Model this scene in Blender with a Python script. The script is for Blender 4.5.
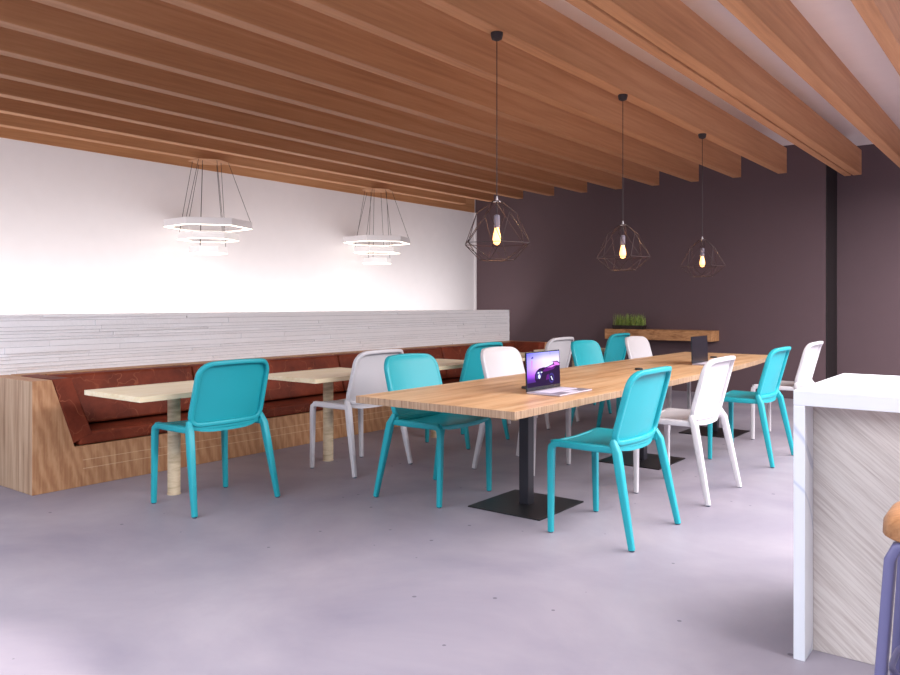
import bpy, bmesh, math, random
from mathutils import Vector, Matrix
random.seed(7)
PI = math.pi
C = bpy.context.scene.collection
S = bpy.context.scene
for o in list(bpy.data.objects):
    bpy.data.objects.remove(o)

# ---------------------------------------------------------------- camera, world, light
cd = bpy.data.cameras.new('camera'); cam = bpy.data.objects.new('camera', cd); C.objects.link(cam)
cam.location = (0, 0, 1.25)
cam.rotation_euler = (PI/2, 0, math.radians(37.65))
cd.sensor_width = 36; cd.lens = 31.0; cd.shift_y = -0.0372; cd.clip_start = 0.02
S.camera = cam
S.view_settings.view_transform = 'Standard'
S.view_settings.look = 'None'
S.view_settings.gamma = 1
S.view_settings.use_curve_mapping = False
S.view_settings.exposure = 0.76
w = bpy.data.worlds.new('world'); S.world = w; w.use_nodes = True
bg = w.node_tree.nodes['Background']
bg.inputs[0].default_value = (0.80, 0.87, 1.0, 1); bg.inputs[1].default_value = 0.12

def area(name, loc, rot, sx, sy, power, col):
    l = bpy.data.lights.new(name, 'AREA'); l.shape = 'RECTANGLE'; l.size = sx; l.size_y = sy
    l.energy = power; l.color = col
    o = bpy.data.objects.new(name, l); C.objects.link(o); o.location = loc; o.rotation_euler = rot
    return o
# daylight from the glazed front of the room (behind and right of the camera)
area('window_light', (0.2, -3.3, 1.7), (math.radians(80), 0, math.radians(28)), 6, 2.2, 30, (0.80, 0.88, 1.0))
# added overhead fill lights below beam level, kept out of view
area('overhead_fill_front', (-2.6, -0.6, 2.78), (math.radians(8), 0, 0), 5.6, 3.2, 195, (0.84, 0.90, 1.0))
area('overhead_fill_side', (1.15, 6.4, 2.78), (0, 0, 0), 2.8, 8.2, 560, (1.0, 0.98, 1.0))
# added fill light hidden behind the low partition to brighten the white wall
area('wall_fill_light', (-6.75, 5.3, 0.95), (0, math.radians(125), 0), 0.5, 10.0, 52, (1.0, 0.96, 0.95))
sp = bpy.data.lights.new('sun_patch_spot', 'SPOT'); sp.energy = 340; sp.color = (1.0, 0.92, 0.80); sp.spot_size = math.radians(32); sp.spot_blend = 0.3; sp.shadow_soft_size = 0.12  # added spot standing in for the sun patch on the floor
so_ = bpy.data.objects.new('sun_patch_spot', sp); C.objects.link(so_); so_.location = (-2.9, 0.1, 2.72)
so_.rotation_euler = (Vector((-2.9, 0.62, 0))-Vector(so_.location)).to_track_quat('-Z', 'Y').to_euler()

# ---------------------------------------------------------------- materials
def new_mat(name):
    m = bpy.data.materials.new(name); m.use_nodes = True
    nt = m.node_tree; b = nt.nodes['Principled BSDF']
    return m, nt, b
def N(nt, t, **kw):
    n = nt.nodes.new(t)
    for k, v in kw.items(): setattr(n, k, v)
    return n
def setin(n, **kw):
    for k, v in kw.items(): n.inputs[k.replace('_', ' ')].default_value = v
def col(c): return (c[0], c[1], c[2], 1)
def hexc(r, g, b):
    f = lambda v: (v/255/12.92) if v/255 <= 0.04045 else ((v/255+0.055)/1.055)**2.4
    return (f(r), f(g), f(b))
def plain(name, c, rough=0.5, metal=0, emit=None, es=1, spec=0.5, bump=0, bscale=200, coat=0):
    m, nt, b = new_mat(name)
    setin(b, Base_Color=col(c), Roughness=rough, Metallic=metal)
    b.inputs['Specular IOR Level'].default_value = spec
    b.inputs['Coat Weight'].default_value = coat
    # subtle procedural variation so that no surface is perfectly even
    tc = N(nt, 'ShaderNodeTexCoord'); no = N(nt, 'ShaderNodeTexNoise'); setin(no, Scale=6.0, Detail=3.0)
    nt.links.new(tc.outputs['Object'], no.inputs['Vector'])
    mx = N(nt, 'ShaderNodeMixRGB', blend_type='MULTIPLY'); mx.inputs[0].default_value = 0.06
    mx.inputs[1].default_value = col(c); nt.links.new(no.outputs['Fac'], mx.inputs[2]); nt.links.new(mx.outputs[0], b.inputs['Base Color'])
    if emit: setin(b, Emission_Color=col(emit), Emission_Strength=es)
    if bump:
        n2 = N(nt, 'ShaderNodeTexNoise'); setin(n2, Scale=float(bscale), Detail=4.0)
        nt.links.new(tc.outputs['Object'], n2.inputs['Vector'])
        bp = N(nt, 'ShaderNodeBump'); setin(bp, Strength=bump, Distance=0.01)
        nt.links.new(n2.outputs['Fac'], bp.inputs['Height']); nt.links.new(bp.outputs[0], b.inputs['Normal'])
    return m
def wood(name, c1, c2, c3, scale=(8, 8, 0.6), rot=(0, 0, 0), fine=14, rough=0.5, dist=1.5, coordinate='Object', boards=None, spec=0.35):
    """streaky wood: noise stretched along one axis, three tones; optional board tint"""
    m, nt, b = new_mat(name)
    tc = N(nt, 'ShaderNodeTexCoord'); mp = N(nt, 'ShaderNodeMapping')
    mp.inputs['Scale'].default_value = scale; mp.inputs['Rotation'].default_value = rot
    nt.links.new(tc.outputs[coordinate], mp.inputs[0])
    n1 = N(nt, 'ShaderNodeTexNoise'); setin(n1, Scale=1.0, Detail=5.0, Roughness=0.6, Distortion=dist)
    n2 = N(nt, 'ShaderNodeTexNoise'); setin(n2, Scale=float(fine), Detail=3.0, Roughness=0.6)
    nt.links.new(mp.outputs[0], n1.inputs['Vector']); nt.links.new(mp.outputs[0], n2.inputs['Vector'])
    add = N(nt, 'ShaderNodeMath', operation='MULTIPLY_ADD'); add.inputs[1].default_value = 0.35
    nt.links.new(n2.outputs['Fac'], add.inputs[0]); nt.links.new(n1.outputs['Fac'], add.inputs[2])
    cr = N(nt, 'ShaderNodeValToRGB'); e = cr.color_ramp.elements
    e[0].position = 0.48; e[0].color = col(c1); e[1].position = 0.86; e[1].color = col(c3)
    k = e.new(0.66); k.color = col(c2)
    nt.links.new(add.outputs[0], cr.inputs[0])
    out = cr.outputs[0]
    if boards:
        ax, wd, amt = boards
        sp = N(nt, 'ShaderNodeSeparateXYZ'); nt.links.new(tc.outputs[coordinate], sp.inputs[0])
        dv = N(nt, 'ShaderNodeMath', operation='DIVIDE'); dv.inputs[1].default_value = wd
        nt.links.new(sp.outputs[ax], dv.inputs[0])
        fl = N(nt, 'ShaderNodeMath', operation='FLOOR'); nt.links.new(dv.outputs[0], fl.inputs[0])
        wn = N(nt, 'ShaderNodeTexWhiteNoise', noise_dimensions='1D'); nt.links.new(fl.outputs[0], wn.inputs['W'])
        mm = N(nt, 'ShaderNodeMapRange'); mm.inputs[3].default_value = 1-amt; mm.inputs[4].default_value = 1.0
        nt.links.new(wn.outputs['Value'], mm.inputs[0])
        ml = N(nt, 'ShaderNodeMixRGB', blend_type='MULTIPLY'); ml.inputs[0].default_value = 1
        nt.links.new(out, ml.inputs[1]); nt.links.new(mm.outputs[0], ml.inputs[2]); out = ml.outputs[0]
    nt.links.new(out, b.inputs['Base Color'])
    bp = N(nt, 'ShaderNodeBump'); setin(bp, Strength=0.08, Distance=0.005)
    nt.links.new(add.outputs[0], bp.inputs['Height']); nt.links.new(bp.outputs[0], b.inputs['Normal'])
    setin(b, Roughness=rough); b.inputs['Specular IOR Level'].default_value = spec
    return m

M = {}
M['teal'] = plain('teal_plastic', hexc(30, 164, 176), 0.45)
M['white'] = plain('white_plastic', hexc(211, 207, 211), 0.42)
M['foot'] = plain('foot_rubber', (0.05, 0.08, 0.12), 0.6)
M['paint'] = plain('white_wall_paint', hexc(236, 231, 233), 0.7)
M['dark'] = plain('dark_wall_paint', hexc(94, 74, 79), 0.7)
M['black_trim'] = plain('black_column', hexc(26, 18, 20), 0.6)
M['ceil'] = plain('ceiling_paint', hexc(240, 226, 220), 0.8)
M['stone'] = plain('white_stone', hexc(247, 245, 248), 0.75, bump=0.5, bscale=40)
M['grout'] = plain('grey_backing', hexc(150, 150, 160), 0.9)
M['black'] = plain('black_metal', hexc(22, 20, 23), 0.42)
M['post'] = plain('charcoal_post', hexc(40, 38, 46), 0.4)
M['cord'] = plain('black_cord', hexc(40, 28, 32), 0.6)
M['wire'] = plain('cage_wire', hexc(48, 27, 28), 0.5, metal=0.1)  # dark red cast puts the bulb's glow into the wire colour
M['socket'] = plain('grey_socket', hexc(110, 105, 120), 0.4)
M['silver'] = plain('brushed_silver', hexc(205, 205, 210), 0.3, metal=0.7)
M['bulb'] = plain('glowing_bulb', (1, 0.6, 0.25), 0.3, emit=(1.0, 0.46, 0.12), es=2.6)
M['filament'] = plain('filament', (1, 0.8, 0.4), 0.3, emit=(1.0, 0.72, 0.35), es=60)
M['ring'] = plain('white_ring', hexc(245, 243, 246), 0.5)
M['ringlight'] = plain('ring_diffuser', (1, 0.95, 0.85), 0.4, emit=(1.0, 0.88, 0.70), es=1.7)
M['beam'] = wood('beam_wood', hexc(162, 112, 76), hexc(182, 130, 90), hexc(196, 146, 106), scale=(9, 0.35, 9), fine=5, rough=0.55, dist=0.6)
M['trimwood'] = wood('trim_wood', hexc(176, 120, 74), hexc(196, 140, 90), hexc(212, 158, 104), scale=(9, 0.5, 9), fine=5, rough=0.55, dist=0.5)
M['table_top'] = wood('table_wood', hexc(176, 126, 84), hexc(210, 166, 122), hexc(224, 186, 146), scale=(14, 0.9, 14), fine=7, rough=0.4, dist=0.5, boards=(0, 0.088, 0.10))
M['table_edge'] = wood('table_edge_wood', hexc(124, 96, 76), hexc(164, 134, 108), hexc(192, 164, 138), scale=(110, 110, 3), fine=3, rough=0.5, dist=0.3)
M['maple'] = wood('pale_maple', hexc(232, 212, 172), hexc(242, 226, 192), hexc(247, 234, 206), scale=(14, 1.2, 14), fine=4, rough=0.45, dist=0.3)
M['maple_leg'] = wood('pale_maple_leg', hexc(190, 168, 136), hexc(214, 192, 160), hexc(230, 212, 182), scale=(6, 6, 30), fine=3, rough=0.5, dist=0.4)
M['shelf'] = wood('shelf_wood', hexc(136, 92, 58), hexc(178, 128, 86), hexc(200, 152, 106), scale=(3, 12, 12), fine=6, rough=0.5, dist=2.0)
M['seatwood'] = wood('stool_wood', hexc(126, 84, 54), hexc(166, 118, 80), hexc(190, 142, 102), scale=(3, 14, 14), fine=6, rough=0.45, dist=1.0)
M['stoolmetal'] = plain('stool_lavender_metal', hexc(112, 110, 152), 0.42)
M['laptop'] = plain('laptop_shell', hexc(176, 166, 178), 0.35, metal=0.5)
M['keys'] = plain('laptop_keys', hexc(214, 206, 220), 0.5)
M['glassblack'] = plain('screen_black', hexc(22, 24, 34), 0.25)
M['soil'] = plain('planter_dark', hexc(38, 24, 20), 0.7)

def bench_wood():
    m, nt, b = new_mat('bench_oak')
    tc = N(nt, 'ShaderNodeTexCoord')
    mp = N(nt, 'ShaderNodeMapping'); mp.inputs['Scale'].default_value = (5, 2.6, 0.8)
    nt.links.new(tc.outputs['Object'], mp.inputs[0])
    n0 = N(nt, 'ShaderNodeTexNoise'); setin(n0, Scale=1.0, Detail=2.0)
    nt.links.new(mp.outputs[0], n0.inputs['Vector'])
    wv = N(nt, 'ShaderNodeTexWave', wave_type='BANDS', bands_direction='DIAGONAL'); setin(wv, Scale=3.0, Distortion=7.0, Detail=4.0, Detail_Scale=1.2, Detail_Roughness=0.65)
    nt.links.new(mp.outputs[0], wv.inputs['Vector'])
    mp2 = N(nt, 'ShaderNodeMapping'); mp2.inputs['Scale'].default_value = (60, 60, 3)
    nt.links.new(tc.outputs['Object'], mp2.inputs[0])
    n2 = N(nt, 'ShaderNodeTexNoise'); setin(n2, Scale=1.0, Detail=3.0); nt.links.new(mp2.outputs[0], n2.inputs['Vector'])
    ad = N(nt, 'ShaderNodeMath', operation='MULTIPLY_ADD'); ad.inputs[1].default_value = 0.7
    nt.links.new(n2.outputs['Fac'], ad.inputs[0])
    m2 = N(nt, 'ShaderNodeMath', operation='MULTIPLY'); m2.inputs[1].default_value = 0.3
    nt.links.new(wv.outputs['Fac'], m2.inputs[0]); nt.links.new(m2.outputs[0], ad.inputs[2])
    cr = N(nt, 'ShaderNodeValToRGB'); e = cr.color_ramp.elements
    e[0].position = 0.15; e[0].color = col(hexc(158, 108, 74)); e[1].position = 0.85; e[1].color = col(hexc(204, 160, 120))
    k = e.new(0.5); k.color = col(hexc(184, 136, 98))
    nt.links.new(ad.outputs[0], cr.inputs[0])
    # two pale inlaid lines running along the plinth and faint upright ones
    sp = N(nt, 'ShaderNodeSeparateXYZ'); nt.links.new(tc.outputs['Object'], sp.inputs[0])
    last = None
    for z in (0.181, 0.122):
        s = N(nt, 'ShaderNodeMath', operation='SUBTRACT'); s.inputs[1].default_value = z; nt.links.new(sp.outputs[2], s.inputs[0])
        a = N(nt, 'ShaderNodeMath', operation='ABSOLUTE'); nt.links.new(s.outputs[0], a.inputs[0])
        l = N(nt, 'ShaderNodeMath', operation='LESS_THAN'); l.inputs[1].default_value = 0.0022; nt.links.new(a.outputs[0], l.inputs[0])
        if last is None: last = l
        else:
            mx = N(nt, 'ShaderNodeMath', operation='MAXIMUM'); nt.links.new(last.outputs[0], mx.inputs[0]); nt.links.new(l.outputs[0], mx.inputs[1]); last = mx
    g = N(nt, 'ShaderNodeMath', operation='GREATER_THAN'); g.inputs[1].default_value = 2.67; nt.links.new(sp.outputs[1], g.inputs[0])
    mu = N(nt, 'ShaderNodeMath', operation='MULTIPLY'); nt.links.new(last.outputs[0], mu.inputs[0]); nt.links.new(g.outputs[0], mu.inputs[1])
    m3 = N(nt, 'ShaderNodeMath', operation='MULTIPLY'); m3.inputs[1].default_value = 0.6; nt.links.new(mu.outputs[0], m3.inputs[0])
    mi = N(nt, 'ShaderNodeMixRGB'); nt.links.new(m3.outputs[0], mi.inputs[0]); nt.links.new(cr.outputs[0], mi.inputs[1]); mi.inputs[2].default_value = col(hexc(226, 196, 160))
    nt.links.new(mi.outputs[0], b.inputs['Base Color']); setin(b, Roughness=0.5); b.inputs['Specular IOR Level'].default_value = 0.35
    return m
M['bench'] = bench_wood()
M['bench_end'] = wood('bench_end_oak', hexc(150, 116, 90), hexc(184, 152, 124), hexc(206, 178, 150), scale=(26, 26, 1.0), fine=3, rough=0.5, dist=0.3)

def leather():
    m, nt, b = new_mat('cracked_brown_leather')
    tc = N(nt, 'ShaderNodeTexCoord')
    n1 = N(nt, 'ShaderNodeTexNoise'); setin(n1, Scale=3.5, Detail=6.0, Roughness=0.65); nt.links.new(tc.outputs['Object'], n1.inputs['Vector'])
    cr = N(nt, 'ShaderNodeValToRGB'); e = cr.color_ramp.elements
    e[0].position = 0.3; e[0].color = col(hexc(88, 34, 20)); e[1].position = 0.75; e[1].color = col(hexc(140, 62, 38))
    nt.links.new(n1.outputs['Fac'], cr.inputs[0])
    vd = N(nt, 'ShaderNodeTexNoise'); setin(vd, Scale=6.0, Detail=2.0); nt.links.new(tc.outputs['Object'], vd.inputs['Vector'])
    va = N(nt, 'ShaderNodeVectorMath', operation='MULTIPLY_ADD'); va.inputs[1].default_value = (0.3, 0.3, 0.3)
    nt.links.new(vd.outputs['Color'], va.inputs[0]); nt.links.new(tc.outputs['Object'], va.inputs[2])
    vo = N(nt, 'ShaderNodeTexVoronoi', feature='DISTANCE_TO_EDGE'); setin(vo, Scale=4.5); nt.links.new(va.outputs[0], vo.inputs['Vector'])
    r2 = N(nt, 'ShaderNodeValToRGB'); e = r2.color_ramp.elements
    e[0].position = 0.0; e[0].color = (1, 1, 1, 1); e[1].position = 0.016; e[1].color = (0, 0, 0, 1)
    nt.links.new(vo.outputs['Distance'], r2.inputs[0])
    n3 = N(nt, 'ShaderNodeTexNoise'); setin(n3, Scale=5.0); nt.links.new(tc.outputs['Object'], n3.inputs['Vector'])
    mr = N(nt, 'ShaderNodeMapRange'); mr.inputs[1].default_value = 0.35; mr.inputs[2].default_value = 0.65; mr.inputs[4].default_value = 0.5
    nt.links.new(n3.outputs['Fac'], mr.inputs[0])
    mu = N(nt, 'ShaderNodeMath', operation='MULTIPLY'); nt.links.new(r2.outputs[0], mu.inputs[0]); nt.links.new(mr.outputs[0], mu.inputs[1])
    mi = N(nt, 'ShaderNodeMixRGB'); nt.links.new(mu.outputs[0], mi.inputs[0]); nt.links.new(cr.outputs[0], mi.inputs[1]); mi.inputs[2].default_value = col(hexc(196, 120, 84))
    nt.links.new(mi.outputs[0], b.inputs['Base Color'])
    bp = N(nt, 'ShaderNodeBump'); setin(bp, Strength=0.3, Distance=0.01); nt.links.new(n1.outputs['Fac'], bp.inputs['Height']); nt.links.new(bp.outputs[0], b.inputs['Normal'])
    setin(b, Roughness=0.6); b.inputs['Specular IOR Level'].default_value = 0.25
    return m
M['leather'] = leather()

def floor_mat():
    m, nt, b = new_mat('polished_concrete')
    tc = N(nt, 'ShaderNodeTexCoord')
    n1 = N(nt, 'ShaderNodeTexNoise'); setin(n1, Scale=0.9, Detail=7.0, Roughness=0.6, Distortion=0.4); nt.links.new(tc.outputs['Object'], n1.inputs['Vector'])
    cr = N(nt, 'ShaderNodeValToRGB'); e = cr.color_ramp.elements
    e[0].position = 0.3; e[0].color = col(hexc(128, 122, 136)); e[1].position = 0.68; e[1].color = col(hexc(157, 149, 158))
    nt.links.new(n1.outputs['Fac'], cr.inputs[0])
    # small dark pits scattered over the slab
    vo = N(nt, 'ShaderNodeTexVoronoi'); setin(vo, Scale=7.0, Randomness=1.0); nt.links.new(tc.outputs['Object'], vo.inputs['Vector'])
    sc = N(nt, 'ShaderNodeSeparateColor'); nt.links.new(vo.outputs['Color'], sc.inputs[0])
    mr = N(nt, 'ShaderNodeMapRange'); mr.inputs[1].default_value = 0.35; mr.inputs[2].default_value = 1.0; mr.inputs[3].default_value = 0.0; mr.inputs[4].default_value = 0.085
    nt.links.new(sc.outputs[0], mr.inputs[0])
    lt = N(nt, 'ShaderNodeMath', operation='LESS_THAN'); nt.links.new(vo.outputs['Distance'], lt.inputs[0]); nt.links.new(mr.outputs[0], lt.inputs[1])
    m5 = N(nt, 'ShaderNodeMath', operation='MULTIPLY'); m5.inputs[1].default_value = 0.75; nt.links.new(lt.outputs[0], m5.inputs[0])
    mi = N(nt, 'ShaderNodeMixRGB'); nt.links.new(m5.outputs[0], mi.inputs[0]); nt.links.new(cr.outputs[0], mi.inputs[1]); mi.inputs[2].default_value = col(hexc(74, 68, 84))
    nt.links.new(mi.outputs[0], b.inputs['Base Color'])
    n2 = N(nt, 'ShaderNodeTexNoise'); setin(n2, Scale=2.5, Detail=5.0); nt.links.new(tc.outputs['Object'], n2.inputs['Vector'])
    rr = N(nt, 'ShaderNodeMapRange'); rr.inputs[3].default_value = 0.38; rr.inputs[4].default_value = 0.6
    nt.links.new(n2.outputs['Fac'], rr.inputs[0]); nt.links.new(rr.outputs[0], b.inputs['Roughness'])
    b.inputs['Specular IOR Level'].default_value = 0.4
    return m
M['floor'] = floor_mat()

def marble():
    m, nt, b = new_mat('white_marble')
    tc = N(nt, 'ShaderNodeTexCoord')
    n0 = N(nt, 'ShaderNodeTexNoise'); setin(n0, Scale=0.9, Detail=3.5, Roughness=0.55, Distortion=1.6); nt.links.new(tc.outputs['Object'], n0.inputs['Vector'])
    s = N(nt, 'ShaderNodeMath', operation='SUBTRACT'); s.inputs[1].default_value = 0.5; nt.links.new(n0.outputs['Fac'], s.inputs[0])
    a = N(nt, 'ShaderNodeMath', operation='ABSOLUTE'); nt.links.new(s.outputs[0], a.inputs[0])
    cr = N(nt, 'ShaderNodeValToRGB'); e = cr.color_ramp.elements
    e[0].position = 0.0; e[0].color = col(hexc(206, 212, 228)); e[1].position = 0.012; e[1].color = col(hexc(236, 238, 244))
    nt.links.new(a.outputs[0], cr.inputs[0]); nt.links.new(cr.outputs[0], b.inputs['Base Color']); setin(b, Roughness=0.25)
    return m
M['marble'] = marble()

def plank_panel():
    m, nt, b = new_mat('diagonal_grey_planks')
    tc = N(nt, 'ShaderNodeTexCoord')
    rt = N(nt, 'ShaderNodeMapping', vector_type='POINT'); rt.inputs['Rotation'].default_value = (0, math.radians(-40), 0)
    nt.links.new(tc.outputs['Object'], rt.inputs[0])
    mp = N(nt, 'ShaderNodeMapping'); mp.inputs['Scale'].default_value = (5, 5, 150); nt.links.new(rt.outputs[0], mp.inputs[0])
    n1 = N(nt, 'ShaderNodeTexNoise'); setin(n1, Scale=1.0, Detail=4.0, Roughness=0.65); nt.links.new(mp.outputs[0], n1.inputs['Vector'])
    cr = N(nt, 'ShaderNodeValToRGB'); e = cr.color_ramp.elements
    e[0].position = 0.28; e[0].color = col(hexc(196, 180, 172)); e[1].position = 0.6; e[1].color = col(hexc(232, 222, 214))
    nt.links.new(n1.outputs['Fac'], cr.inputs[0])
    sp = N(nt, 'ShaderNodeSeparateXYZ'); nt.links.new(rt.outputs[0], sp.inputs[0])
    dv = N(nt, 'ShaderNodeMath', operation='DIVIDE'); dv.inputs[1].default_value = 0.125; nt.links.new(sp.outputs[2], dv.inputs[0])
    fl = N(nt, 'ShaderNodeMath', operation='FLOOR'); nt.links.new(dv.outputs[0], fl.inputs[0])
    wn = N(nt, 'ShaderNodeTexWhiteNoise', noise_dimensions='1D'); nt.links.new(fl.outputs[0], wn.inputs['W'])
    mm = N(nt, 'ShaderNodeMapRange'); mm.inputs[3].default_value = 0.86; mm.inputs[4].default_value = 1.03; nt.links.new(wn.outputs['Value'], mm.inputs[0])
    ml = N(nt, 'ShaderNodeMixRGB', blend_type='MULTIPLY'); ml.inputs[0].default_value = 1; nt.links.new(cr.outputs[0], ml.inputs[1]); nt.links.new(mm.outputs[0], ml.inputs[2])
    nt.links.new(ml.outputs[0], b.inputs['Base Color']); setin(b, Roughness=0.6)
    return m
M['planks'] = plank_panel()

def grass_mat():
    m, nt, b = new_mat('grass_green')
    g = N(nt, 'ShaderNodeTexCoord'); n = N(nt, 'ShaderNodeTexNoise'); setin(n, Scale=60.0); nt.links.new(g.outputs['Object'], n.inputs['Vector'])
    cr = N(nt, 'ShaderNodeValToRGB'); e = cr.color_ramp.elements
    e[0].position = 0.35; e[0].color = col(hexc(84, 112, 36)); e[1].position = 0.65; e[1].color = col(hexc(168, 186, 90))
    nt.links.new(n.outputs['Fac'], cr.inputs[0]); nt.links.new(cr.outputs[0], b.inputs['Base Color']); setin(b, Roughness=0.6)
    return m
M['grass'] = grass_mat()

def wallpaper():
    m, nt, b = new_mat('laptop_picture')
    tc = N(nt, 'ShaderNodeTexCoord'); sp = N(nt, 'ShaderNodeSeparateXYZ'); nt.links.new(tc.outputs['Generated'], sp.inputs[0])
    cr = N(nt, 'ShaderNodeValToRGB'); e = cr.color_ramp.elements
    e[0].position = 0.05; e[0].color = col(hexc(44, 8, 70)); e[1].position = 0.95; e[1].color = col(hexc(150, 150, 250))
    for p, c in ((0.22, (96, 14, 140)), (0.34, (196, 90, 226)), (0.55, (226, 190, 250)), (0.78, (214, 200, 255))):
        k = e.new(p); k.color = col(hexc(*c))
    nt.links.new(sp.outputs[2], cr.inputs[0])
    c2 = N(nt, 'ShaderNodeValToRGB'); e = c2.color_ramp.elements
    e[0].position = 0.0; e[0].color = col(hexc(120, 100, 235)); e[1].position = 0.5; e[1].color = (1, 1, 1, 1)
    nt.links.new(sp.outputs[1], c2.inputs[0])
    mx = N(nt, 'ShaderNodeMixRGB', blend_type='MULTIPLY'); mx.inputs[0].default_value = 0.7
    nt.links.new(cr.outputs[0], mx.inputs[1]); nt.links.new(c2.outputs[0], mx.inputs[2])
    nt.links.new(mx.outputs[0], b.inputs['Emission Color']); setin(b, Emission_Strength=1.0, Base_Color=(0.01, 0.01, 0.01, 1), Roughness=0.6); b.inputs['Specular IOR Level'].default_value = 0.1
    return m
M['picture'] = wallpaper()
def glow(name, c): return plain(name, (0.004, 0.004, 0.004), 0.7, emit=hexc(*c), es=0.85, spec=0.05)
M['pic_dark'] = glow('picture_dark', (34, 8, 56)); M['pic_mid'] = glow('picture_plum', (92, 14, 118)); M['pic_pink'] = glow('picture_pink', (214, 120, 226))
M['pic_light'] = glow('picture_light', (226, 232, 255)); M['pic_blue'] = glow('picture_blue', (58, 44, 120))

# ---------------------------------------------------------------- mesh helpers
def box(bm, a, b, mi=0):
    x0, y0, z0 = a; x1, y1, z1 = b
    vs = [bm.verts.new(p) for p in [(x0,y0,z0),(x1,y0,z0),(x1,y1,z0),(x0,y1,z0),(x0,y0,z1),(x1,y0,z1),(x1,y1,z1),(x0,y1,z1)]]
    for q in [(0,3,2,1),(4,5,6,7),(0,1,5,4),(1,2,6,5),(2,3,7,6),(3,0,4,7)]:
        f = bm.faces.new([vs[i] for i in q]); f.material_index = mi
    return vs
def prism(bm, pts, axis, t0, t1, mi=0):
    """extrude a closed 2D outline along an axis (0=x, 1=y, 2=z)"""
    def mk(p, t):
        return {0: (t, p[0], p[1]), 1: (p[0], t, p[1]), 2: (p[0], p[1], t)}[axis]
    A = [bm.verts.new(mk(p, t0)) for p in pts]; B = [bm.verts.new(mk(p, t1)) for p in pts]
    n = len(pts)
    fs = [bm.faces.new(A[::-1]), bm.faces.new(B)]
    for i in range(n): fs.append(bm.faces.new([A[i], A[(i+1) % n], B[(i+1) % n], B[i]]))
    for f in fs: f.material_index = mi
def tube(bm, path, rad, n=8, closed=False, squash=None, up=None, mi=0):
    """swept tube; rad is a number or list; squash=(a,b) makes an oval/rounded box section"""
    P = [Vector(p) for p in path]; k = len(P)
    R = rad if isinstance(rad, (list, tuple)) else [rad]*k
    rings = []
    upv = Vector(up) if up else Vector((0, 0, 1))
    for i in range(k):
        if closed: t = P[(i+1) % k]-P[i-1]
        else: t = P[min(i+1, k-1)]-P[max(i-1, 0)]
        t.normalize()
        u0 = upv if abs(t.dot(upv)) < 0.95 else Vector((1, 0, 0))
        s = t.cross(u0).normalized(); v = s.cross(t).normalized()
        r = R[i]; ra, rb = (r, r) if squash is None else (r*squash[0], r*squash[1])
        ring = []
        for j in range(n):
            a = 2*PI*(j+0.5)/n; c, d = math.cos(a), math.sin(a)
            if squash is not None:      # superellipse: soft-cornered rectangle
                e = 0.42; c = math.copysign(abs(c)**e, c); d = math.copysign(abs(d)**e, d)
            ring.append(bm.verts.new(P[i]+s*c*ra+v*d*rb))
        rings.append(ring)
    m = k if closed else k-1
    for i in range(m):
        a, b = rings[i], rings[(i+1) % k]
        for j in range(n):
            f = bm.faces.new([a[j], a[(j+1) % n], b[(j+1) % n], b[j]]); f.material_index = mi
    if not closed:
        f = bm.faces.new(rings[0][::-1]); f.material_index = mi
        f = bm.faces.new(rings[-1]); f.material_index = mi
def lathe(bm, prof, n=24, c=(0, 0), mi=0):
    rings = []
    for r, z in prof:
        rings.append([bm.verts.new((c[0]+max(r, 1e-4)*math.cos(2*PI*j/n), c[1]+max(r, 1e-4)*math.sin(2*PI*j/n), z)) for j in range(n)])
    for a, b in zip(rings, rings[1:]):
        for j in range(n):
            f = bm.faces.new([a[j], a[(j+1) % n], b[(j+1) % n], b[j]]); f.material_index = mi
    bm.faces.new(rings[0][::-1]).material_index = mi; bm.faces.new(rings[-1]).material_index = mi
def obj(name, bm, mats, parent=None, smooth=None, bevel=None, loc=(0, 0, 0), subsurf=0, seg=2):
    bmesh.ops.recalc_face_normals(bm, faces=bm.faces)
    me = bpy.data.meshes.new(name); bm.to_mesh(me); bm.free()
    for m in (mats if isinstance(mats, (list, tuple)) else [mats]): me.materials.append(m)
    o = bpy.data.objects.new(name, me); C.objects.link(o); o.location = loc
    if parent: o.parent = parent
    if bevel:
        b = o.modifiers.new('bevel', 'BEVEL'); b.width = bevel; b.segments = seg; b.limit_method = 'ANGLE'; b.angle_limit = math.radians(40)
    if subsurf:
        s = o.modifiers.new('sub', 'SUBSURF'); s.levels = subsurf; s.render_levels = subsurf
    if smooth:
        for p in me.polygons: p.use_smooth = True
        if smooth != 'all':
            me.set_sharp_from_angle(angle=math.radians(smooth))
    return o
def bx(name, a, b, mat, parent=None, bevel=None):
    bm = bmesh.new(); box(bm, a, b); return obj(name, bm, mat, parent, bevel=bevel)
def thing(name, label, cat, loc=(0, 0, 0), rz=0, group=None):
    o = bpy.data.objects.new(name, None); C.objects.link(o); o.location = loc; o.rotation_euler = (0, 0, rz)
    o.empty_display_size = 0.1
    return tag(o, label, cat, group)
def tag(o, label, cat, group=None):
    o['label'] = label; o['category'] = cat
    if group: o['group'] = group
    return o
def struct(o): o['kind'] = 'structure'; return o
def dup(root, loc, label, rz=0, group=None):
    r = root.copy(); C.objects.link(r); r.location = loc; r.rotation_euler = (0, 0, rz); r['label'] = label
    if group: r['group'] = group
    def rec(a, b):
        for ch in list(a.children):
            c = ch.copy(); C.objects.link(c); c.parent = b; rec(ch, c)
    rec(root, r)
    return r

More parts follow.
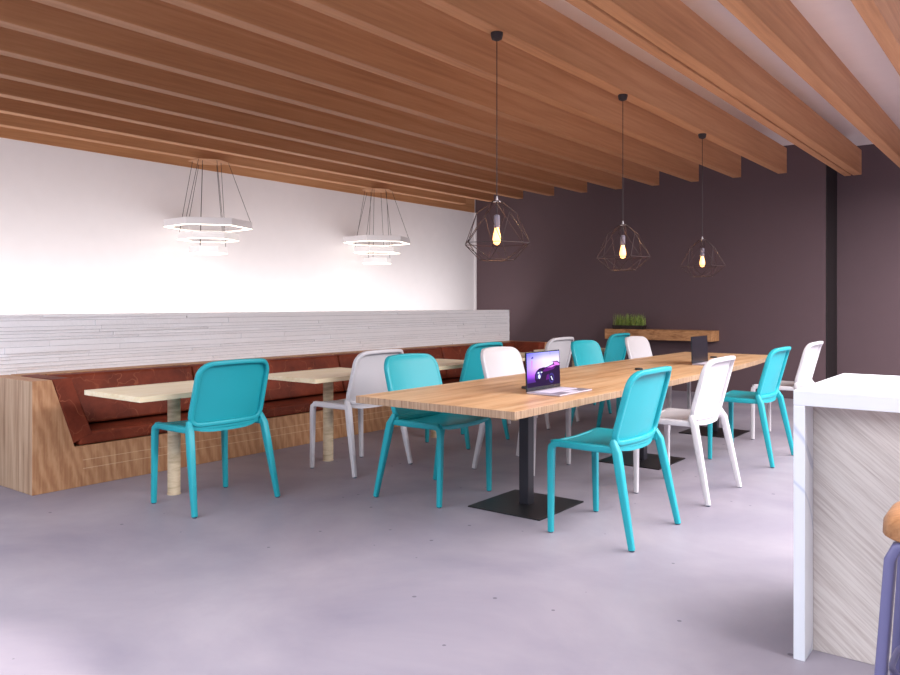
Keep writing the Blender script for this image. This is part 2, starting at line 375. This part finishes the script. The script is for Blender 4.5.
# ---------------------------------------------------------------- room shell
XW, YD, YR, XS, ZC = -7.82, 10.85, 11.45, -2.26, 3.35
struct(bx('floor', (-8.2, -3.5, -0.12), (4.2, 12.0, 0), M['floor']))
struct(bx('ceiling', (-8.2, -3.5, ZC), (4.2, 12.0, ZC+0.1), M['ceil']))
struct(bx('wall_left', (XW-0.2, -3.5, 0), (XW, YD+0.2, ZC), M['paint']))
struct(bx('wall_back', (XW, YD, 0), (XS, YD+0.8, ZC), M['dark']))
struct(bx('wall_back_recess', (XS, YR, 0), (4.2, YR+0.2, ZC), M['dark']))
struct(bx('trim_1', (XS-0.002, YD-0.001, 0), (XS+0.012, YR, ZC), M['black_trim']))
struct(bx('trim_2', (XW, YD-0.03, 0), (XW+0.03, YD, 2.82), M['paint']))

# low partition faced in stacked white ledgestone
bm = bmesh.new()
box(bm, (-6.15, -1.5, 0), (-5.90, 8.95, 1.155), 1)
z = 0.50
rows = []
while z < 1.165:
    h = random.choice([0.022, 0.028, 0.035, 0.045, 0.03]); rows.append((z, min(z+h, 1.17))); z += h
for a, b in rows:
    y = -1.5 - random.random()
    while y < 8.97:
        L = random.uniform(0.35, 1.5); d = random.choice([0, .002, .004, .007, .010])
        x = -5.892+d
        y0, y1 = max(y, -1.5), min(y+L-0.002, 8.97)
        if y1 > y0+0.01:
            j = lambda: random.uniform(-0.004, 0.004)
            vs = box(bm, (-5.905, y0, a), (x, y1, b-0.0022))
            for v in vs: 
                v.co.x += j()
        y += L
# end cap and cap stones
box(bm, (-6.16, 8.95, 0), (-5.885, 8.97, 1.165)); box(bm, (-6.16, -1.5, 1.15), (-5.885, 8.97, 1.17))
struct(obj('wall_partition', bm, [M['stone'], M['grout']]))

# ---------------------------------------------------------------- ceiling beams
ZB = 2.82
ordn = ['second', 'third', 'fourth', 'fifth', 'sixth', 'seventh', 'eighth', 'ninth', 'tenth', 'eleventh']
def beam(x_near, width, y1, label, z0=ZB, z1=ZB+0.30, mat=None):
    bm = bmesh.new(); L = y1+3.3
    box(bm, (-width/2, -L/2, z0-ZB), (width/2, L/2, z1-ZB))
    o = obj('wooden_beam', bm, mat or M['beam'], bevel=0.004, loc=(x_near-width/2, y1-L/2, ZB))
    tag(o, label, 'beam', 'wooden beams under the ceiling'); return o
for i in range(11):
    xn = -2.477-0.5295*i
    if i == 10:
        lab = 'brown wooden ceiling beam running along the top of the white wall'
        xn = XW+0.012; beam(xn, 0.10, YD-0.032, lab); continue
    n = 10-i
    lab = 'brown wooden ceiling beam, %s one out from the white wall' % ordn[n-1]
    if i == 0: lab = 'brown wooden ceiling beam carrying the three wire cage pendant lamps'
    beam(xn, 0.10, 9.80 if i else 9.82, lab)
beam(-1.905, 0.075, 10.5, 'thin wooden board running tight beside the first bare ceiling beam on the right', z1=ZB+0.2)
beam(-1.79, 0.095, 10.5, 'deep brown ceiling beam ending near the dark corner, with a thin board beside it')
beam(-1.256, 0.10, 10.6, 'brown ceiling beam crossing the pale bare ceiling between two pale strips')
beam(-0.715, 0.095, 10.6, 'rightmost brown ceiling beam, in the upper right corner of the view')

# ---------------------------------------------------------------- banquette bench
bench = thing('banquette_bench', 'long built-in oak bench with brown leather cushions along the white stone partition', 'bench', (-5.56, 5.67, 0))
BX, BY = -5.56, 5.67
def bpart(name, bm, mat, **k):
    o = obj(name, bm, mat, None, **k); o.parent = bench; o.location = (-BX, -BY, 0) ; return o
XF, Y0, Y1 = -5.237, 2.333, 8.97
bm = bmesh.new()
prof = [(Y0, 0), (Y1, 0), (Y1, .745), (Y1-.128, .745), (Y1-.281, .278), (Y0+.281, .278), (Y0+.128, .745), (Y0, .745)]
prism(bm, prof, 0, -5.885, XF)
for f in bm.faces:
    f.normal_update(); f.material_index = 1 if (abs(f.normal.y) > 0.99 and len(f.verts) == 4 and (f.calc_center_median().y < Y0+.01 or f.calc_center_median().y > Y1-.01)) else 0
bpart('bench_frame', bm, [M['bench'], M['bench_end']], bevel=0.004)
bm = bmesh.new()   # ledge behind the back cushions
box(bm, (-5.885, Y0+0.14, 0.285), (-5.70, Y1-0.14, .747))
bpart('back_ledge', bm, M['shelf'], bevel=0.003)
for s in (0, 1):   # slanted arm pads at both ends
    bm = bmesh.new()
    pr = [(Y0+.130, .748), (Y0+.262, .750), (Y0+.408, .350), (Y0+.268, .30)]
    if s: pr = [(Y0+Y1-a, b) for a, b in pr]
    prism(bm, pr, 0, -5.72, XF+0.002)
    bpart('arm_pad', bm, M['leather'], bevel=0.012, smooth=50, seg=3)
cuts = [Y0+.30, 3.775, 5.44, 7.10, Y1-.30]
for a, b in zip(cuts, cuts[1:]):
    bm = bmesh.new()
    prism(bm, [(-5.705, .40), (-5.50, .385), (-5.600, .74), (-5.705, .745)], 1, a+.006, b-.006)
    bpart('back_cushion', bm, M['leather'], bevel=0.02, smooth=50, seg=3)
    bm = bmesh.new()
    box(bm, (-5.705, a+.003 if a > cuts[0] else Y0+.31, .282), (XF+.001, b-.003 if b < cuts[-1] else Y1-.31, .370))
    bpart('seat_cushion', bm, M['leather'], bevel=0.018, smooth=50, seg=3)

# ---------------------------------------------------------------- stacking chair
def lerp(a, b, t): return a+(b-a)*t
def back_x(z, y):      # rear surface of the shell: leaning back and curved in plan
    t = (z-0.50)/0.40
    x = -0.112-0.108*t - (0.010*(max(t-0.9, 0)/0.1)**2 if t > 0.9 else 0)
    return x-0.042*(1-(y/0.28)**2)
def make_chair(mat, label):
    t = thing('stacking_chair', label, 'chair')
    # seat shell
    bm = bmesh.new(); nx, ny = 12, 12; top, bot = [], []
    for i in range(nx+1):
        u = i/nx; rt, rb = [], []
        for j in range(ny+1):
            v = j/ny*2-1
            hw = lerp(0.235, 0.250, u)
            x = lerp(-0.125-0.035*(1-v*v), 0.262, u); y = v*hw
            zz = 0.508-0.020*(1-v**4)-0.010*math.sin(PI*min(u*1.1, 1))*(1-v*v)+0.004*u
            if u > 0.9: zz -= 0.010*((u-0.9)/0.1)**2
            rt.append(bm.verts.new((x, y, zz))); rb.append(bm.verts.new((x, y*0.99, zz-0.018)))
        top.append(rt); bot.append(rb)
    for i in range(nx):
        for j in range(ny):
            bm.faces.new([top[i][j], top[i+1][j], top[i+1][j+1], top[i][j+1]])
            bm.faces.new([bot[i][j], bot[i][j+1], bot[i+1][j+1], bot[i+1][j]])
    for i in range(nx):
        bm.faces.new([top[i][0], bot[i][0], bot[i+1][0], top[i+1][0]]); bm.faces.new([top[i][ny], top[i+1][ny], bot[i+1][ny], bot[i][ny]])
        j = i
    for j in range(ny):
        bm.faces.new([top[0][j], top[0][j+1], bot[0][j+1], bot[0][j]]); bm.faces.new([top[nx][j], bot[nx][j], bot[nx][j+1], top[nx][j+1]])
    obj('seat', bm, mat, t, smooth=60)
    # seat rails: one frame running along the sides and under the front edge
    bm = bmesh.new()
    for s in (-1, 1):
        tube(bm, [(-0.14, s*0.262, 0.492), (0.0, s*0.262, 0.490), (0.12, s*0.259, 0.490), (0.238, s*0.255, 0.491)], 0.022, 12, squash=(0.65, 0.85))
    tube(bm, [(0.248, -0.245, 0.488), (0.256, 0, 0.478), (0.248, 0.245, 0.488)], 0.014, 12, squash=(0.8, 0.9))
    obj('seat_rail', bm, mat, t, smooth=50)
    # backrest panel, a thin curved shell
    def hwid(z):
        tt = (z-0.5)/0.4; return lerp(0.268, 0.262, tt)
    outline = []
    zt, zb, r = 0.884, 0.525, 0.075
    def zbot(y): return zb-0.0*(1-(y/0.26)**2)
    bm = bmesh.new(); nu, nv = 16, 16; F_, B_ = [], []
    def edge_half(z):          # half width with rounded corners
        w0 = hwid(z)
        if z > zt-r: 
            q = (z-(zt-r))/r; w0 = w0-r+r*math.sqrt(max(0, 1-q*q))
        if z < zb+0.06:
            q = ((zb+0.06)-z)/0.06; w0 = w0-0.06+0.06*math.sqrt(max(0, 1-q*q*0.98))
        return w0
    for i in range(nv+1):
        q = i/nv
        q = 0.5-0.5*math.cos(PI*q)
        z = lerp(zb, zt, q); hw = edge_half(z)-0.006; fr, br = [], []
        for j in range(nu+1):
            v = j/nu*2-1; y = v*hw
            zz = z+0.014*(1-(y/0.27)**2)*q
            xb = back_x(zz, y)
            fr.append(bm.verts.new((xb+0.026, y, zz))); br.append(bm.verts.new((xb+0.017, y, zz)))
        F_.append(fr); B_.append(br)
    for i in range(nv):
        for j in range(nu):
            bm.faces.new([F_[i][j], F_[i][j+1], F_[i+1][j+1], F_[i+1][j]]); bm.faces.new([B_[i][j], B_[i+1][j], B_[i+1][j+1], B_[i][j+1]])
        bm.faces.new([F_[i][0], F_[i+1][0], B_[i+1][0], B_[i][0]]); bm.faces.new([F_[i][nu], B_[i][nu], B_[i+1][nu], F_[i+1][nu]])
    for j in range(nu):
        bm.faces.new([F_[0][j], B_[0][j], B_[0][j+1], F_[0][j+1]]); bm.faces.new([F_[nv][j], F_[nv][j+1], B_[nv][j+1], B_[nv][j]])
    obj('backrest', bm, mat, t, smooth=50)
    # raised rim round the back of the panel
    path = []
    for k in range(9): path.append((-1, lerp(zb+0.06, zt-r, k/8), hwid(lerp(zb+0.06, zt-r, k/8))))
    pts = []
    H = lambda z: hwid(z)-0.010
    for k in range(9):
        z = lerp(zb+0.05, zt-r, k/8); pts.append((-H(z), z))
    for k in range(1, 7):
        a = k/6*PI/2; pts.append((-(H(zt-r)-r+r*math.cos(a)), zt-r+r*math.sin(a)))
    wtop = H(zt-r)-r
    for k in range(1, 9): pts.append((lerp(-wtop, wtop, k/8), zt))
    for k in range(1, 7):
        a = PI/2*(1-k/6); pts.append((H(zt-r)-r+r*math.cos(a), zt-r+r*math.sin(a)))
    for k in range(1, 9):
        z = lerp(zt-r, zb+0.05, k/8); pts.append((H(z), z))
    rb = 0.055; wb = H(zb)-rb
    for k in range(1, 5):
        a = -PI/2*k/4; pts.append((wb+rb*math.cos(a), zb+0.05+rb*math.sin(a)))
    for k in range(1, 9): pts.append((lerp(wb, -wb, k/8), zb-0.005))
    for k in range(1, 4):
        a = -PI/2-PI/2*k/4; pts.append((-wb+rb*math.cos(a), zb+0.05+rb*math.sin(a)))
    P3 = []
    for y, z in pts:
        q = max(0, min(1, (z-zb)/(zt-zb))); zz = z+0.014*(1-(y/0.27)**2)*q
        P3.append((back_x(zz, y)+0.010, y, zz))
    bm = bmesh.new(); tube(bm, P3, 0.0165, 12, closed=True, squash=(0.85, 1.0), up=(1, 0, 0))
    # lower cross rail joining rim to the seat
    row = []
    for k in range(13):
        v = k/12*2-1; y = v*0.262
        row.append((back_x(0.505, y)+0.012, y, 0.505))
    tube(bm, row, 0.020, 12, squash=(0.7, 1.0))
    obj('back_frame', bm, mat, t, smooth=50)
    # legs
    for s in (-1, 1):
        for rear in (0, 1):
            bm = bmesh.new()
            if rear:
                pth = [(-0.118, s*0.264, 0.545), (-0.128, s*0.268, 0.515), (-0.146, s*0.275, 0.480), (-0.170, s*0.284, 0.36), (-0.205, s*0.296, 0.19), (-0.2425, s*0.308, 0.006)]
                rad = [0.015, 0.021, 0.025, 0.0245, 0.021, 0.017]
            else:
                pth = [(0.195, s*0.256, 0.491), (0.228, s*0.257, 0.487), (0.247, s*0.258, 0.472), (0.252, s*0.259, 0.44), (0.252, s*0.262, 0.25), (0.250, s*0.268, 0.006)]
                rad = [0.018, 0.021, 0.0225, 0.022, 0.0195, 0.0165]
            tube(bm, pth, rad, 16, squash=(0.88, 0.88), up=(0, 1, 0))
            lg = obj('leg', bm, mat, t, smooth=50)
            bm = bmesh.new(); p = pth[-1]
            lathe(bm, [(0.011, 0.0), (0.0135, 0.001), (0.0135, 0.007)], 12, (p[0], p[1]))
            obj('foot_cap', bm, M['foot'], lg)
    return t
CW = lambda n, s: 'chairs ' + s
teal = make_chair(M['teal'], 'teal plastic chair at the bench table nearest the wooden bench end, back to the viewer')
white = make_chair(M['white'], 'white plastic chair at the second bench table, behind the nearest corner of the long table')
gB, gL, gR = 'chairs facing the bench', 'chairs between the long table and the bench', 'chairs on the open side of the long table'
teal.location = (-4.187, 2.98, 0); teal.rotation_euler = (0, 0, PI); teal['group'] = gB
white.location = (-4.187, 4.30, 0); white.rotation_euler = (0, 0, PI); white['group'] = gB
dup(teal, (-4.187, 5.68, 0), 'teal plastic chair at the third bench table, behind the near end of the long table', PI, gB)
dup(white, (-4.187, 7.03, 0), 'white plastic chair at the fourth bench table, above and right of the open laptop', PI, gB)
dup(teal, (-4.187, 8.41, 0), 'teal plastic chair at the last bench table, in front of the floating shelf with grass', PI, gB)
dup(teal, (-3.205, 3.99, 0), 'teal plastic chair tucked under the near left corner of the long table, front showing', 0, gL)
dup(white, (-3.205, 5.075, 0), 'white plastic chair behind the long table, just left of the laptop with the car picture', 0, gL)
dup(teal, (-3.205, 6.49, 0), 'teal plastic chair behind the long table, right of the laptop with the car picture', 0, gL)
dup(white, (-3.205, 7.63, 0), 'white plastic chair behind the far end of the long table, below the floating shelf', 0, gL)
dup(teal, (-1.905, 3.965, 0), 'large front teal plastic chair, on the open side near the first black table base', PI, gR)
dup(white, (-1.905, 5.075, 0), 'white plastic chair between the two teal chairs on the open side of the long table', PI, gR)
dup(teal, (-1.905, 6.49, 0), 'teal plastic chair on the open side of the table, just left of the marble counter', PI, gR)
dup(white, (-1.905, 7.635, 0), 'farthest white plastic chair, partly hidden behind the corner of the marble counter', PI, gR)

# ---------------------------------------------------------------- long communal table
TZ = 0.727; TXL, TXR, TY0, TY1 = -3.12, -2.045, 3.165, 8.30; TCX = -2.573
lt = thing('communal_table', 'long butcher-block dining table on three black steel pedestals', 'table', (TCX, 5.73, 0))
bm = bmesh.new()
prism(bm, [(a-TCX, b-5.73) for a, b in [(TXL, TY0), (TXR, TY0), (TXR, 5.3), (-2.07, 6.4), (-2.13, 7.4), (-2.22, TY1), (TXL-.03, TY1)]], 2, TZ-0.040, TZ)
for f in bm.faces:
    f.normal_update(); f.material_index = 0 if abs(f.normal.z) > 0.5 else 1
obj('tabletop', bm, [M['table_top'], M['table_edge']], lt, bevel=0.002)
for y in (4.115, 5.845, 7.555):
    bm = bmesh.new(); box(bm, (-.257, y-5.73-.268, 0), (.257, y-5.73+.268, 0.008))
    bp = obj('base_plate', bm, M['black'], lt, bevel=0.002)
    bm = bmesh.new(); box(bm, (-.034, y-5.73-.034, 0.008), (.034, y-5.73+.034, TZ-0.046))
    obj('post', bm, M['post'], lt, bevel=0.004)
    bm = bmesh.new(); box(bm, (-.20, y-5.73-.16, TZ-0.046), (.20, y-5.73+.16, TZ-0.040))
    obj('mounting_plate', bm, M['black'], lt)
def grommet(x, y, lab):
    bm = bmesh.new(); lathe(bm, [(0.031, 0), (0.033, 0.005), (0.030, 0.014), (0.024, 0.015)], 24)
    o = obj('cable_grommet', bm, M['black'], None, smooth=40, loc=(x, y, TZ)); tag(o, lab, 'cable grommet', 'black grommets on the long table')
grommet(TCX+.02, 4.085, 'small black round cable cover on the table just behind the open laptop')
grommet(TCX, 5.79, 'small black round cable cover at the middle of the long table')
grommet(TCX, 7.53, 'small black round cable cover near the far end of the long table')

# ---------------------------------------------------------------- laptops
def laptop(loc, label, on, rz=0):
    t = thing('laptop', label, 'laptop', loc, rz, 'laptops on the long table')
    D, Wd = 0.222, 0.392     # hinge along local y, base runs to +x
    bm = bmesh.new(); box(bm, (0, -Wd/2, 0), (D, Wd/2, 0.012)); base = obj('base', bm, M['laptop'], t, bevel=0.004)
    bm = bmesh.new()
    for i in range(5):
        for j in range(14):
            y = -Wd*0.43+j*(Wd*0.86/14)
            box(bm, (0.035+i*0.021, y+0.002, 0.012), (0.035+i*0.021+0.018, y+Wd*0.86/14-0.002, 0.0135))
    obj('keyboard', bm, M['keys'], base)
    bm = bmesh.new(); box(bm, (0.150, -0.06, 0.012), (0.212, 0.06, 0.0125)); obj('touchpad', bm, M['keys'], base)
    lid = bpy.data.objects.new('lid', None)
    bm = bmesh.new(); box(bm, (-0.008, -Wd/2, 0.0), (0.0, Wd/2, 0.230)); lid = obj('lid', bm, M['glassblack'], t, bevel=0.003)
    lid.location = (0.004, 0, 0.012); lid.rotation_euler = (0, math.radians(-2), 0)
    bm = bmesh.new(); box(bm, (0.0002, -Wd/2+0.008, 0.022), (0.0008, Wd/2-0.008, 0.222))
    scr = obj('screen', bm, M['picture'] if on else M['glassblack'], lid)
    if on:
        # car picture: sports car seen three-quarters from the front; u runs left to right, v up
        mats = [M['pic_dark'], M['pic_mid'], M['pic_pink'], M['pic_light'], M['pic_blue']]
        bm = bmesh.new(); w0, h0 = Wd-0.016, 0.200
        def poly(pts, mi, d):
            vs = [bm.verts.new((0.0012+d*0.0002, -w0/2+u*w0, 0.022+v*h0)) for u, v in pts]
            f = bm.faces.new(vs); f.material_index = mi
        def disc(u, v, r, mi, d, sy=1): poly([(u+r*math.cos(k*PI/8), v+sy*r*1.8*math.sin(k*PI/8)) for k in range(16)], mi, d)
        poly([(0, 0), (1, 0), (1, .17), (0, .13)], 0, 0)
        poly([(.22,.22),(.25,.14),(.45,.10),(.62,.06),(1,.05),(1,.64),(.93,.70),(.80,.70),(.70,.66),(.54,.56),(.36,.53),(.27,.46),(.22,.36)], 0, 1)
        poly([(.50,.54),(.70,.66),(.80,.68),(.78,.62),(.62,.56)], 3, 2)
        poly([(.80,.68),(.92,.67),(1,.60),(1,.56),(.84,.57)], 2, 2)
        poly([(.45,.42),(.55,.53),(.78,.60),(.90,.57),(.80,.46),(.60,.42)], 1, 3)
        poly([(.60,.53),(.78,.59),(.88,.57),(.74,.52)], 2, 4)
        poly([(.24,.36),(.28,.44),(.40,.46),(.44,.36),(.40,.24),(.27,.22)], 4, 3)
        disc(.33, .40, .030, 3, 5, .45); disc(.42, .41, .028, 3, 5, .4); disc(.35, .29, .036, 3, 5)
        disc(.73, .20, .085, 4, 3); disc(.73, .20, .055, 0, 4); poly([(.70,.26),(.73,.25),(.77,.14),(.74,.13)], 3, 5)
        poly([(.55,.16),(.58,.30),(.64,.34),(.66,.18)], 1, 4)
        poly([(.12,.86),(.18,.90),(.19,.85),(.14,.83)], 4, 1)
        poly([(.13,.78),(.16,.79),(.15,.60),(.13,.52)], 2, 1); poly([(.70,.99),(.71,.99),(.705,.88)], 4, 1)
        obj('car_picture', bm, mats, scr)
    return t
laptop((-2.395, 4.025, TZ), 'open silver laptop showing a purple sports car on the near end of the long table', True)
laptop((-2.415, 6.72, TZ), 'open laptop with a dark blank screen farther along the long table', False)

# ---------------------------------------------------------------- small tables by the bench
def cafe_table(y, label):
    t = thing('cafe_table', label, 'table', (-4.555, y, 0), 0, 'pale wooden tables along the bench')
    bm = bmesh.new(); box(bm, (-.325, -.435, .668), (.325, .435, .70)); obj('tabletop', bm, M['maple'], t, bevel=0.002)
    bm = bmesh.new(); lathe(bm, [(.041, .004), (.041, .668)], 28); obj('post', bm, M['maple_leg'], t, smooth=40)
    bm = bmesh.new(); lathe(bm, [(.043, 0), (.044, .006), (.040, .008)], 28); obj('foot_ring', bm, M['maple_leg'], t, smooth=40)
    return t
ct = cafe_table(2.93, 'pale wooden cafe table nearest the bench end, with the front teal chair')
for y, l in ((4.31, 'pale wooden cafe table in front of the first white chair'),
             (5.68, 'pale wooden cafe table behind the teal chair at the near end of the long table'),
             (7.03, 'pale wooden cafe table half hidden behind the laptop with the car picture'),
             (8.40, 'farthest pale wooden cafe table, between the teal chairs near the dark wall')):
    dup(ct, (-4.555, y, 0), l)

# ---------------------------------------------------------------- floating shelf and planter
o = bx('floating_shelf', (-5.227+4.43, -0.15, -0.073), (-3.63+4.43, 0.15, 0.073), M['shelf'], bevel=0.003); o.location = (-4.43, YD-0.15, 0.808)
tag(o, 'thick wooden floating shelf on the dark back wall', 'shelf')
pl = thing('grass_planter', 'low dark planter of green grass on the left end of the floating shelf', 'plant', (-4.90, YD-0.16, 0.881))
bm = bmesh.new(); prism(bm, [(-.235, 0), (.235, 0), (.245, .055), (-.245, .055)], 1, -.07, .07); obj('planter_box', bm, M['soil'], pl, bevel=0.003)
bm = bmesh.new()
for k in range(420):
    x = random.uniform(-.235, .235); y = random.uniform(-.06, .06); h = random.uniform(.08, .20); a = random.uniform(0, PI)
    dx, dy = math.cos(a)*.0022, math.sin(a)*.0022; lx, ly = random.gauss(0, .012), random.gauss(0, .012)
    p = [(x-dx, y-dy, .05), (x+dx, y+dy, .05), (x+lx*.4+dx, y+ly*.4+dy, .05+h*.6), (x+lx*.4-dx, y+ly*.4-dy, .05+h*.6), (x+lx, y+ly, .05+h)]
    v = [bm.verts.new(q) for q in p]; bm.faces.new(v[:4]); bm.faces.new([v[3], v[2], v[4]])
obj('grass_blades', bm, M['grass'], pl)

# ---------------------------------------------------------------- cage pendant lamps
def pendant(y, label):
    X = -2.527
    t = thing('cage_pendant_lamp', label, 'lamp', (X, y, 1.505), 0, 'wire cage pendant lamps over the long table')
    z0 = 1.505
    bm = bmesh.new(); lathe(bm, [(.012, ZB-.045-z0), (.030, ZB-.036-z0), (.036, ZB-.012-z0), (.036, ZB-z0)], 20); obj('ceiling_canopy', bm, M['cord'], t, smooth=40)
    bm = bmesh.new(); tube(bm, [(0, 0, .368), (0, 0, ZB-.04-z0)], .0028, 6); obj('cord', bm, M['cord'], t)
    bm = bmesh.new(); lathe(bm, [(.024, .336), (.024, .340), (.009, .346), (.005, .362), (.003, .370)], 16); cap = obj('cap', bm, M['silver'], t, smooth=40)
    bm = bmesh.new(); tube(bm, [(0, 0, .25), (0, 0, .34)], .003, 6); obj('inner_cord', bm, M['cord'], cap)
    R = [(.028, .340, 0), (.118, .270, .5), (.203, .094, 0), (.100, 0.0, .5)]
    ring = [[(r*math.cos((k+o)*PI/3+.2), r*math.sin((k+o)*PI/3+.2), z) for k in range(6)] for r, z, o in R]
    bm = bmesh.new(); wr = .0023
    def seg(a, b): tube(bm, [a, b], wr, 5)
    for k in range(6):
        n = (k+1) % 6
        seg(ring[0][k], ring[0][n]); seg(ring[0][k], ring[1][k]); seg(ring[0][n], ring[1][k])
        seg(ring[1][k], ring[2][k]); seg(ring[1][k], ring[2][n])
        seg(ring[2][k], ring[2][n])
        seg(ring[2][k], ring[3][k]); seg(ring[2][n], ring[3][k]); seg(ring[3][k], ring[3][n])
    obj('wire_cage', bm, M['wire'], t)
    bm = bmesh.new(); lathe(bm, [(.010, .262), (.017, .257), (.018, .195), (.015, .185)], 16); so = obj('socket', bm, M['socket'], t, smooth=40)
    bm = bmesh.new(); lathe(bm, [(.012, .186), (.015, .17), (.022, .14), (.024, .12), (.018, .095), (.005, .087)], 20); b = obj('bulb', bm, M['bulb'], t, smooth=60)
    l = bpy.data.lights.new('bulb_light', 'POINT'); l.energy = 8; l.color = (1.0, 0.55, 0.25); l.shadow_soft_size = 0.03
    lo = bpy.data.objects.new('bulb_light', l); C.objects.link(lo); lo.parent = t; lo.location = (0, 0, .13)
    return t
pendant(3.72, 'nearest black wire cage pendant lamp, glowing in front of the white and dark wall corner')
pendant(5.40, 'middle one of the three black wire cage pendant lamps with glowing bulbs')
pendant(7.09, 'farthest black wire cage pendant lamp with a glowing bulb, on the right')

# ---------------------------------------------------------------- tiered ring chandeliers
def chandelier(y, label, rot):
    X = -7.325
    t = thing('tiered_chandelier', label, 'chandelier', (X, y, 1.78), rot, 'white hexagonal ring chandeliers by the white wall')
    zt = ZB-1.78
    bm = bmesh.new()
    hx = [(0.22*math.cos(k*PI/3+PI/6), 0.22*math.sin(k*PI/3+PI/6)) for k in range(6)]
    prism(bm, hx, 2, zt-.005, zt); obj('ceiling_plate', bm, M['beam'], t)
    for R, zb, h in ((.468, .310, .075), (.325, .175, .075), (.20, .030, .072)):
        bm = bmesh.new(); th = .035
        def hexa(r, z): return [bm.verts.new((r*math.cos(k*PI/3+PI/6), r*math.sin(k*PI/3+PI/6), z)) for k in range(6)]
        a, b, c, d = hexa(R, zb), hexa(R, zb+h), hexa(R-th, zb+h), hexa(R-th, zb)
        for k in range(6):
            n = (k+1) % 6
            bm.faces.new([a[k], a[n], b[n], b[k]]); bm.faces.new([b[k], b[n], c[n], c[k]]); bm.faces.new([c[k], c[n], d[n], d[k]]); bm.faces.new([d[k], d[n], a[n], a[k]])
        rg = obj('ring', bm, M['ring'], t, bevel=0.002)
        bm = bmesh.new(); 
        a, d = hexa(R-.002, zb-.006), hexa(R-th+.002, zb-.006); a2, d2 = hexa(R-.002, zb), hexa(R-th+.002, zb)
        for k in range(6):
            n = (k+1) % 6
            bm.faces.new([a[k], a[n], d[n], d[k]]); bm.faces.new([a[k], a[n], a2[n], a2[k]]); bm.faces.new([d[k], d[n], d2[n], d2[k]])
        obj('light_strip', bm, M['ringlight'], rg)
        rt = {.468: .21, .325: .17, .20: .13}[R]
        for k in range(3):
            an = 2*PI*k/3+PI/6+(PI/3 if R == .325 else 0)
            bm = bmesh.new(); tube(bm, [((R-.02)*math.cos(an), (R-.02)*math.sin(an), zb+h), (rt*math.cos(an), rt*math.sin(an), zt-.008)], .0028, 5)
            obj('hanging_wire', bm, M['cord'], t)
    return t
chandelier(5.14, 'left white three-tier hexagonal ring chandelier hanging by the white wall', math.radians(25))
chandelier(7.85, 'right and farther white three-tier hexagonal ring chandelier hanging by the white wall', math.radians(25))

# ---------------------------------------------------------------- marble counter and stool
ck = thing('island_counter', 'white marble waterfall counter with diagonal grey wood front at the right edge', 'counter', (0.45, 3.32, 0))
def cpart(name, a, b, mat, bev=0.002):
    bm = bmesh.new(); box(bm, (a[0]-.45, a[1]-3.32, a[2]), (b[0]-.45, b[1]-3.32, b[2])); return obj(name, bm, mat, ck, bevel=bev)
cpart('countertop', (-.71, 2.90, .894), (1.6, 3.745, .947), M['marble'])
cpart('side_slab', (-.71, 2.90, 0), (-.672, 3.745, .894), M['marble'])
cpart('front_panel', (-.672, 3.02, 0.0), (1.6, 3.04, .894), M['planks'])
cpart('back_panel', (-.672, 3.71, 0.0), (1.6, 3.73, .894), M['planks'])

st = thing('bar_stool', 'bar stool with a wooden seat and lavender grey metal frame in front of the counter', 'stool', (-.185, 2.58, 0))
bm = bmesh.new()
# moulded seat: plan rounded square, edge curling down
n, prof = 40, [(0.0, .672), (.10, .678), (.15, .672), (.178, .656), (.190, .635), (.192, .604), (.186, .600), (.0, .600)]
rings = []
for r, z in prof:
    rg = []
    for k in range(n):
        a = 2*PI*k/n; c, s = math.cos(a), math.sin(a); q = (abs(c)**3.2+abs(s)**3.2)**(-1/3.2)
        rg.append(bm.verts.new((max(r, .001)*q*c, max(r, .001)*q*s, z)))
    rings.append(rg)
for a, b in zip(rings, rings[1:]):
    for k in range(n): bm.faces.new([a[k], a[(k+1) % n], b[(k+1) % n], b[k]])
bm.faces.new(rings[0]); bm.faces.new(rings[-1][::-1])
obj('seat', bm, M['seatwood'], st, smooth=60)
for sx in (-1, 1):
    for sy in (-1, 1):
        bm = bmesh.new()
        tube(bm, [(sx*.04, sy*.13, .594), (sx*.11, sy*.13, .592), (sx*.145, sy*.132, .578), (sx*.160, sy*.136, .545), (sx*.172, sy*.150, .35), (sx*.195, sy*.175, .0)], .029, 14, squash=(.5, 1.0), up=(0, 1, 0))
        obj('leg', bm, M['stoolmetal'], st, smooth=50)
bm = bmesh.new()
pts = []
for k in range(32):
    a = 2*PI*k/32; c, s = math.cos(a), math.sin(a); q = (abs(c)**4+abs(s)**4)**(-.25); pts.append((.168*q*c, .150*q*s, .22))
tube(bm, pts, .009, 10, closed=True); obj('footrest', bm, M['stoolmetal'], st, smooth=60)
